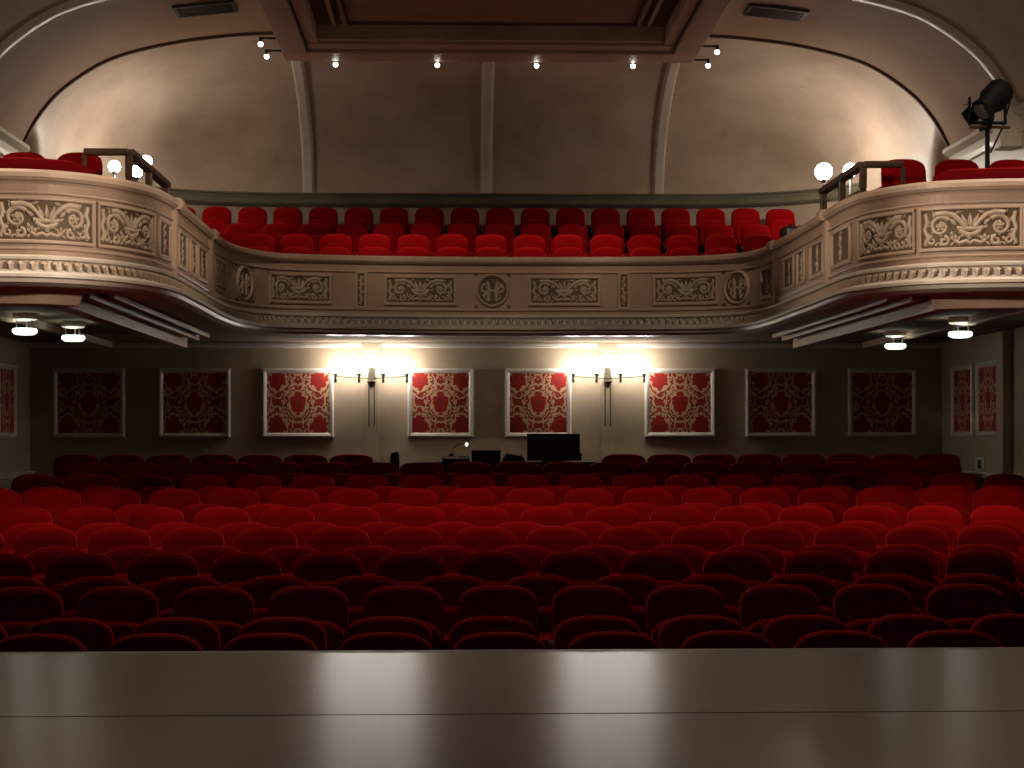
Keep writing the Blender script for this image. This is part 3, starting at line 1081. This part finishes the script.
# wooden guard rails on the balcony arms
for sg in (-1, 1):
    d0, d1, X, Xi = (15.42, 17.4, -3.22, -3.60) if sg < 0 else (15.95, 17.7, 3.19, 3.55)
    t = thing('guard_rail', (X, d0, Z(2.192)), f'brown wooden guard rail on the balcony corner beside the {"left" if sg < 0 else "right"} globe lamps', 'railing', 'wooden guard rails on the balcony')
    zr = 0.235
    MB().box(-0.045, 0.045, 0.0, d1 - d0, zr, zr + 0.055, 0.012).build('handrail', 'brownwood', t)
    a, b = sorted((0, Xi - X))
    MB().box(a, b, -0.045, 0.045, zr, zr + 0.055, 0.012).build('cross_rail', 'brownwood', t)
    MB().box(-0.035, 0.035, 0.0, d1 - d0, 0.0, 0.045, 0.01).build('bottom_rail', 'brownwood', t)
    for yy in (0.0, (d1 - d0) * 0.5, d1 - d0 - 0.03):
        MB().box(-0.03, 0.03, yy - 0.03, yy + 0.03, 0.045, zr, 0.006).build('post', 'brownwood', t)
    MB().box(Xi - X - 0.02, Xi - X + 0.02, -0.02, 0.02, -0.45, zr, 0.006).build('post', 'brownwood', t)

# standing globe lamps at the ends of the circle
for i, (x_, y_, r, D, lab) in enumerate(((117, 168, 0.081, 24.0, 'leftmost of three behind the left rail'), (138.5, 173, 0.081, 23.85, 'middle one of three behind the left guard rail'),
                                         (148.5, 162.5, 0.078, 24.2, 'rightmost of three beside the left guard rail'), (826, 170.5, 0.116, 24.0, 'clear of the right guard rail, the largest'),
                                         (853, 169, 0.096, 24.2, 'partly hidden behind the right guard rail'))):
    X = (x_ - XV) * D / F + CAMX
    zc = (YH - y_) * D / F
    base = Z(2.04)
    t = thing('globe_lamp', (X, D, base), 'lit white globe on a slim stem, ' + lab, 'lamp', 'globe lamps of the circle')
    h = Z(zc) - base
    MB().sphere((0, 0, h), r, 18, 12).build('globe', 'circleglobe', t)
    MB().lathe((0, 0, 0), [(0.10, 0), (0.10, 0.02), (0.03, 0.04), (0.014, 0.08), (0.014, h - r - 0.03), (0.035, h - r - 0.02), (0.045, h - r + 0.012)], 'z', 12).build('stem', 'steel', t)

# follow-spot on a pole at the right
t = thing('stage_light', (4.28, 15.85, Z(1.70)), 'black theatre spotlight on a pole above the right balcony seats', 'spotlight')
H = (YH - 122) * 15.85 / F + CAMZ - Z(1.70)
MB().lathe((0, 0, 0), [(0.22, 0), (0.22, 0.02), (0.03, 0.05), (0.022, 0.1), (0.022, H), (0.03, H + 0.02), (0.028, H + 0.03)], 'z', 12).build('pole', 'deepblack', t)
yk = MB()
yk.box(-0.17, 0.17, -0.02, 0.02, H + 0.0, H + 0.025, 0.004)
yk.box(-0.17, -0.15, -0.02, 0.02, H, H + 0.24, 0.004)
yk.box(0.15, 0.17, -0.02, 0.02, H, H + 0.24, 0.004)
yk.build('yoke', 'deepblack', t)
# body aims down towards the stage and the left
ax = Vector((-0.62, -0.30, -0.62)).normalized()
ctr = Vector((0.03, 0.0, H + 0.20))
side = ax.cross(Vector((0, 0, 1))).normalized()
upv = side.cross(ax)


def barrel(name, prof, mat, n=18, par=t):
    m_ = MB()
    m_.loft([[tuple(ctr + ax * d * 0.84 + side * 0.84 * r * math.cos(2 * PI * k / n) + upv * 0.84 * r * math.sin(2 * PI * k / n)) for k in range(n)] for r, d in prof])
    return m_.build(name, mat, par)


bd = barrel('body', [(0.06, -0.24), (0.13, -0.23), (0.15, -0.19), (0.15, -0.02), (0.125, 0.02), (0.115, 0.12), (0.13, 0.13), (0.13, 0.16), (0.10, 0.165)], 'deepblack')
barrel('lens', [(0.098, 0.155), (0.098, 0.168), (0.05, 0.178), (0.005, 0.181)], 'steel')
for a, b, nm in ((1, 0, 'x'), (-1, 0, 'x'), (0, 1, 'y'), (0, -1, 'y')):
    d_ = side * a + upv * b
    e_ = side * b + upv * a
    p0 = ctr + ax * 0.132 + d_ * 0.10
    p1 = p0 + ax * 0.09 + d_ * 0.045
    th = ax.cross(e_).normalized() * 0.004
    vs = []
    for q in (-1, 1):
        vs += [tuple(p0 + e_ * 0.08 + th * q), tuple(p0 - e_ * 0.08 + th * q), tuple(p1 - e_ * 0.07 + th * q), tuple(p1 + e_ * 0.07 + th * q)]
    MB().add(vs, [(0, 1, 2, 3), (7, 6, 5, 4), (0, 4, 5, 1), (1, 5, 6, 2), (2, 6, 7, 3), (3, 7, 4, 0)], False).build('barn_door', 'deepblack', t)
MB().tube([ctr - ax * 0.22 + Vector((0, 0, -0.02)), ctr - ax * 0.30 + Vector((0.02, 0, -0.12)), Vector((0.14, 0.0, H - 0.02)), Vector((0.03, 0, H - 0.25))], 0.008).build('cable', 'deepblack', t)
MB().box(-0.16, 0.20, -0.03, 0.03, H - 0.035, H - 0.015, 0.004).build('cross_arm', 'brownwood', t)

# ------------------------------------------------------------------ rear stalls wall: damask panels, sconces
PAN = [(-5.19, 0.93, 'dim red damask wall panel in cream frame at the far left of the rear wall'),
       (-3.83, 0.93, 'dim red damask wall panel, second from the left corner of the rear wall'),
       (-2.49, 0.93, 'brightly lit red damask wall panel left of the left wall sconce'),
       (-0.637, 0.86, 'brightly lit red damask wall panel between the sconces, above the desk lamp'),
       (0.637, 0.87, 'brightly lit red damask wall panel behind the black monitor'),
       (2.495, 0.93, 'brightly lit red damask wall panel right of the right wall sconce'),
       (3.825, 0.93, 'dim red damask wall panel, second from the right corner of the rear wall'),
       (5.16, 0.91, 'dim red damask wall panel in cream frame at the far right of the rear wall')]


def wall_panel(loc, w, h, label, rz=0.0):
    t = thing('damask_panel', loc, label, 'wall panel', 'damask wall panels', rz)
    fw = 0.062
    MB().box(-w / 2 + 0.02, w / 2 - 0.02, -0.02, -0.002, -h / 2 + 0.02, h / 2 - 0.02).build('damask', 'damask', t)
    fr = MB()
    prof = [(0.0, -0.002), (0.0, -0.035), (fw * 0.35, -0.048), (fw * 0.7, -0.04), (fw, -0.022), (fw, -0.002)]
    cor = [(-1, -1), (1, -1), (1, 1), (-1, 1), (-1, -1)]
    fr.loft([[(a * (w / 2 - q), y, b * (h / 2 - q)) for q, y in prof] for a, b in cor], False, False)
    fr.build('frame', 'white', t)
    return t


for X, w, lab in PAN:
    wall_panel((X, WD, Z(0.485)), w, 0.90, lab)
wall_panel((-5.95, 22.2, Z(0.485)), 0.86, 0.90, 'dim damask panel on the side wall at the left edge, seen edge-on', PI / 2)
wall_panel((5.95, 22.45, Z(0.485)), 0.92, 0.90, 'dim damask panel on the right side wall, next to the rear corner', -PI / 2)
wall_panel((5.95, 21.36, Z(0.485)), 0.92, 0.90, 'dim damask panel on the right side wall, next to the tall post', -PI / 2)

for sg, X in ((-1, -1.53), (1, 1.54)):
    y0 = WD - 0.055
    t = thing('wall_sconce', (X, y0, Z(0.80)), f'four-globe lit wall sconce with twin rods on the {"left" if sg < 0 else "right"} pilaster', 'wall light', 'globe wall sconces')
    MB().box(-0.05, 0.05, -0.03, 0.0, -0.10, 0.14, 0.01).build('back_plate', 'brass', t)
    MB().lathe((0, -0.05, -0.05), [(0.004, -0.075), (0.03, -0.05), (0.055, 0.0), (0.07, 0.012), (0.03, 0.03), (0.012, 0.06), (0.004, 0.075)], 'z', 12).build('finial', 'brass', t)
    MB().tube([(-0.48, -0.17, 0.03), (-0.30, -0.18, 0.01), (-0.05, -0.15, 0.0), (0.05, -0.15, 0.0), (0.30, -0.18, 0.01), (0.48, -0.17, 0.03)], 0.007).tube([(0, 0, 0), (0, -0.15, 0)], 0.010).build('arm', 'brass', t)
    for gx in (-0.46, -0.155, 0.155, 0.46):
        g = MB().sphere((gx, -0.18, 0.155), 0.092, 18, 12).build('globe', 'globe', t)
        MB().lathe((gx, -0.18, 0), [(0.012, -0.06), (0.02, -0.04), (0.012, 0.0), (0.02, 0.03), (0.03, 0.06), (0.03, 0.07)], 'z', 10).build('cup', 'brass', g)
    for rx in (-0.035, 0.035):
        MB().tube([(rx, -0.045, -0.10), (rx, -0.045, -0.62)], 0.009).build('rod', 'brass', t)

# lamps under the balcony
for X, D, lab in ((-4.75, 18.15, 'nearer of the two under the left balcony'), (-4.52, 19.35, 'farther of the two under the left balcony'),
                  (4.80, 18.55, 'nearer of the two under the right balcony'), (4.70, 20.9, 'farther of the two under the right balcony')):
    t = thing('ceiling_lamp', (X, D, Z(1.27)), 'lit round disc lamp on three short rods, ' + lab, 'ceiling light', 'disc lamps under the balcony')
    MB().lathe((0, 0, 0), [(0.02, -0.075), (0.10, -0.07), (0.125, -0.055), (0.125, -0.02), (0.11, 0.0)], 'z', 20).build('ceiling_plate', 'white', t)
    for k in range(3):
        a = PI / 2 + k * 2 * PI / 3
        MB().tube([(0.085 * math.cos(a), 0.085 * math.sin(a), -0.07), (0.085 * math.cos(a), 0.085 * math.sin(a), -0.15)], 0.007).build('rod', 'steel', t)
    MB().lathe((0, 0, 0), [(0.01, -0.215), (0.09, -0.21), (0.12, -0.19), (0.122, -0.165), (0.11, -0.15), (0.01, -0.148)], 'z', 20).build('diffuser', 'disc', t)

# notice on the right side wall
t = thing('wall_notice', (5.95, 21.75, Z(-0.30)), 'small white framed notice on the right wall above the dado rail', 'notice', None, -PI / 2)
MB().box(-0.20, 0.20, -0.012, 0.0, -0.085, 0.085, 0.003).build('board', 'plate', t)
nb = MB()
nb.box(-0.07, 0.07, -0.014, -0.011, -0.05, 0.05)
nb.build('pictogram', 'ink', t)

# ------------------------------------------------------------------ mixing position at the back of the stalls
FZ = ROWFLOOR[15]
t = thing('control_desk', (0.15, 22.75, FZ), 'black sound desk standing behind the last seats in the middle', 'desk')
MB().box(-1.05, 1.15, -0.3, 0.3, 0.76, 0.80, 0.01).build('desk_top', 'black', t)
MB().box(-1.04, 1.14, -0.29, -0.27, 0.12, 0.76, 0.004).build('front_panel', 'black', t)
for xx in (-1.0, 1.1):
    MB().box(xx - 0.03, xx + 0.03, -0.27, 0.27, 0.0, 0.76, 0.005).build('leg', 'black', t)
dz = FZ + 0.80


def zat(y, D=22.6):
    return Z((YH - y) * D / F)


def xat(x, D=22.6):
    return (x - XV) * D / F + CAMX


t = thing('monitor', (xat(553.5), 22.6, dz), 'large black rectangular monitor seen from behind at the sound desk', 'monitor')
w = 53 * 22.6 / F / 2
zt, zb = zat(433.5) - dz, 0.032
MB().box(-w, w, -0.03, 0.02, zb - 0.02, zt, 0.008).build('screen_back', 'black', t)
MB().box(-w * 0.7, w * 0.7, -0.055, -0.03, zb + 0.06, zt - 0.06, 0.015).build('housing', 'black', t)
MB().box(-0.04, 0.04, -0.01, 0.03, 0.0, zb + 0.02, 0.005).box(-0.14, 0.14, -0.07, 0.10, 0.0, 0.012, 0.004).build('stand', 'black', t)
MB().box(w - 0.12, w + 0.02, -0.06, -0.03, zb - 0.02, zb + 0.08, 0.01).build('connector_box', 'black', t)

t = thing('equipment_case', (xat(486), 22.6, dz), 'squat black equipment case on the sound desk left of the monitor', 'case')
MB().box(-0.18, 0.18, -0.14, 0.14, 0.0, zat(450.5) - dz, 0.015).build('box', 'black', t)
MB().box(-0.185, 0.185, -0.145, 0.145, (zat(450.5) - dz) - 0.02, (zat(450.5) - dz) + 0.006, 0.006).build('lid', 'blackgloss', t)
t = thing('mixing_console', (xat(456), 22.6, dz), 'low black mixing console under the small desk lamp', 'console')
h = zat(456) - dz
MB().prism_x([(-0.2, 0.0), (0.2, 0.0), (0.2, h), (-0.2, h * 0.6)], -0.17, 0.17).build('housing', 'black', t)
for k in range(6):
    MB().box(-0.17 + 0.065 * k, -0.15 + 0.065 * k, -0.06, 0.0, h * 0.78, h * 0.78 + 0.03, 0.004).build('fader', 'steel', t)
t = thing('desk_lamp', (xat(452), 22.66, dz), 'thin gooseneck lamp with a tiny lit head bending over the mixing console', 'lamp')
tip = (xat(466.5) - xat(452), -0.02, zat(444.5) - dz)
MB().lathe((0, 0, 0), [(0.03, h), (0.03, h + 0.03), (0.008, h + 0.04)], 'z', 10).build('base', 'black', t)
MB().tube([(0, 0, h + 0.03), (0.0, 0, tip[2] * 0.6), (0.03, -0.005, tip[2] * 0.85), (0.08, -0.01, tip[2] + 0.005), (tip[0] - 0.03, -0.02, tip[2] + 0.01)], 0.006).build('gooseneck', 'black', t)
MB().sphere((tip[0], -0.03, tip[2]), 0.017, 10, 7).build('lamp_head', 'led', t)
t = thing('laptop', (xat(514), 22.6, dz), 'thin black laptop with its lid leaning back beside the monitor', 'laptop')
MB().box(-0.14, 0.14, 0.0, 0.2, 0.0, 0.02, 0.005).build('keyboard_base', 'black', t)
hl = zat(453.5) - dz
MB().loft([[(-0.15, -0.012, 0.02), (0.14, -0.012, 0.02), (0.10, -0.06, hl * 0.72), (-0.10, -0.06, hl)], [(-0.15, 0.0, 0.02), (0.14, 0.0, 0.02), (0.10, -0.045, hl * 0.72), (-0.10, -0.045, hl)]], True, False).build('screen', 'black', t)
t = thing('operator_chair', (xat(395), 22.6, FZ), 'black office chair whose back shows left of the sound desk', 'chair')
zt = zat(451) - FZ
cushion(0.06, 0.55, zt, 0.10, 0.06, 0, 0.05, 0.01).build('backrest', 'black', t)
MB().box(-0.2, 0.2, -0.22, 0.22, 0.42, 0.48, 0.02).build('seat', 'black', t)
MB().tube([(0, 0.0, 0.02), (0, 0, 0.43)], 0.025).tube([(0, 0.03, 0.46), (0, 0.02, 0.60)], 0.018).build('column', 'blackgloss', t)
for k in range(5):
    a = k * 2 * PI / 5
    MB().tube([(0, 0, 0.08), (0.24 * math.cos(a), 0.24 * math.sin(a), 0.03)], 0.016).build('leg', 'black', t)

# ------------------------------------------------------------------ lighting
def lamp(name, kind, loc, power, color, size=0.5, rot=None, spot=None):
    d = bpy.data.lights.new(name, kind)
    d.energy = power
    d.color = color
    if kind == 'AREA':
        d.shape = 'DISK'
        d.size = size
    else:
        d.shadow_soft_size = size
    if spot:
        d.spot_size, d.spot_blend = spot
    o = bpy.data.objects.new(name, d)
    COL.objects.link(o)
    o.location = loc
    if rot:
        o.rotation_euler = rot
    return o


# house light high in the front dome, in front of the vault (the dome itself is above the frame)
def aim(a, b):
    return (Vector(b) - Vector(a)).to_track_quat('-Z', 'Y').to_euler()


WARM = (1.0, 0.78, 0.60)
for x in (-4.8, -1.6, 1.6, 4.8):
    lamp('house_downlight', 'SPOT', (x, 13.4, 8.6), 820, WARM, 0.25, aim((x, 13.4, 8.6), (x, 15.2, 1.0)), (math.radians(56), 1.0))
    lamp('house_downlight', 'SPOT', (x * 0.8, 14.2, 8.6), 230, WARM, 0.25, aim((x * 0.8, 14.2, 8.6), (x * 0.7, 9.4, 1.0)), (math.radians(50), 0.9))
# added unseen spots, crossing over to brighten the balcony arms
for x in (-3.0, 3.0):
    a = (x, 8.5, 5.2)
    q = -1 if x > 0 else 1
    lamp('balcony_fill_spot', 'SPOT', a, 2500, WARM, 0.25, aim(a, (4.6 * q, 14.8, 3.85)), (math.radians(20), 0.8))
    lamp('balcony_fill_spot', 'SPOT', a, 2300, WARM, 0.25, aim(a, (3.1 * q, 17.2, 4.3)), (math.radians(14.5), 0.8))
    lamp('aisle_fill_spot', 'SPOT', (2.0 * q, 9.0, 6.0), 900, WARM, 0.2, aim((2.0 * q, 9.0, 6.0), (4.3 * q, 16.3, 1.3)), (math.radians(17), 1.0))  # added unseen fill for the outer stalls seats below the balcony arms
# the bulbs on the rear edge of the ceiling frame throw down onto the first row of the circle
for x in (-1.97, -0.67, 0.60, 1.84):
    a = (x, 23.06, 6.5)
    lamp('bulb_beam', 'SPOT', a, 85, WARM, 0.05, aim(a, (x, 22.9, 4.2)), (math.radians(76), 0.6))
for x in (-2.6, 0, 2.6):
    a = (x, 13.0, 8.4)
    lamp('circle_wash', 'SPOT', a, 620, WARM, 0.2, aim(a, (x, 22.3, 4.4)), (math.radians(26), 0.7))
for q in (-1, 1):
    a = (2.2 * q, 12.5, 4.6)
    lamp('vault_fill', 'SPOT', a, 170, WARM, 0.3, aim(a, (4.9 * q, 19.6, 6.5)), (math.radians(40), 1.0))  # added unseen fill from below, lifts the front of the vault
for x in (-1.9, 0, 1.9):
    a = (x, 14.0, 3.0)
    lamp('coffer_fill', 'SPOT', a, 60, (1.0, 0.72, 0.55), 0.2, aim(a, (x, 21.4, 6.8)), (math.radians(25), 1.0))  # added unseen fill hanging over the stalls, brightens the coffer's underside

wd = bpy.data.worlds.new('world')
sc.world = wd
wd.use_nodes = True
bg = wd.node_tree.nodes['Background']
bg.inputs['Color'].default_value = (1.0, 0.72, 0.5, 1)
bg.inputs['Strength'].default_value = 0.018

sc.view_settings.view_transform = 'Standard'
sc.view_settings.look = 'None'
sc.view_settings.exposure = 0.0
sc.view_settings.gamma = 1.0
sc.view_settings.use_curve_mapping = False
sc.cycles.use_denoising = True
sc.cycles.max_bounces = 6
sc.cycles.sample_clamp_indirect = 4.0
sc.cycles.caustics_reflective = False
sc.cycles.caustics_refractive = False
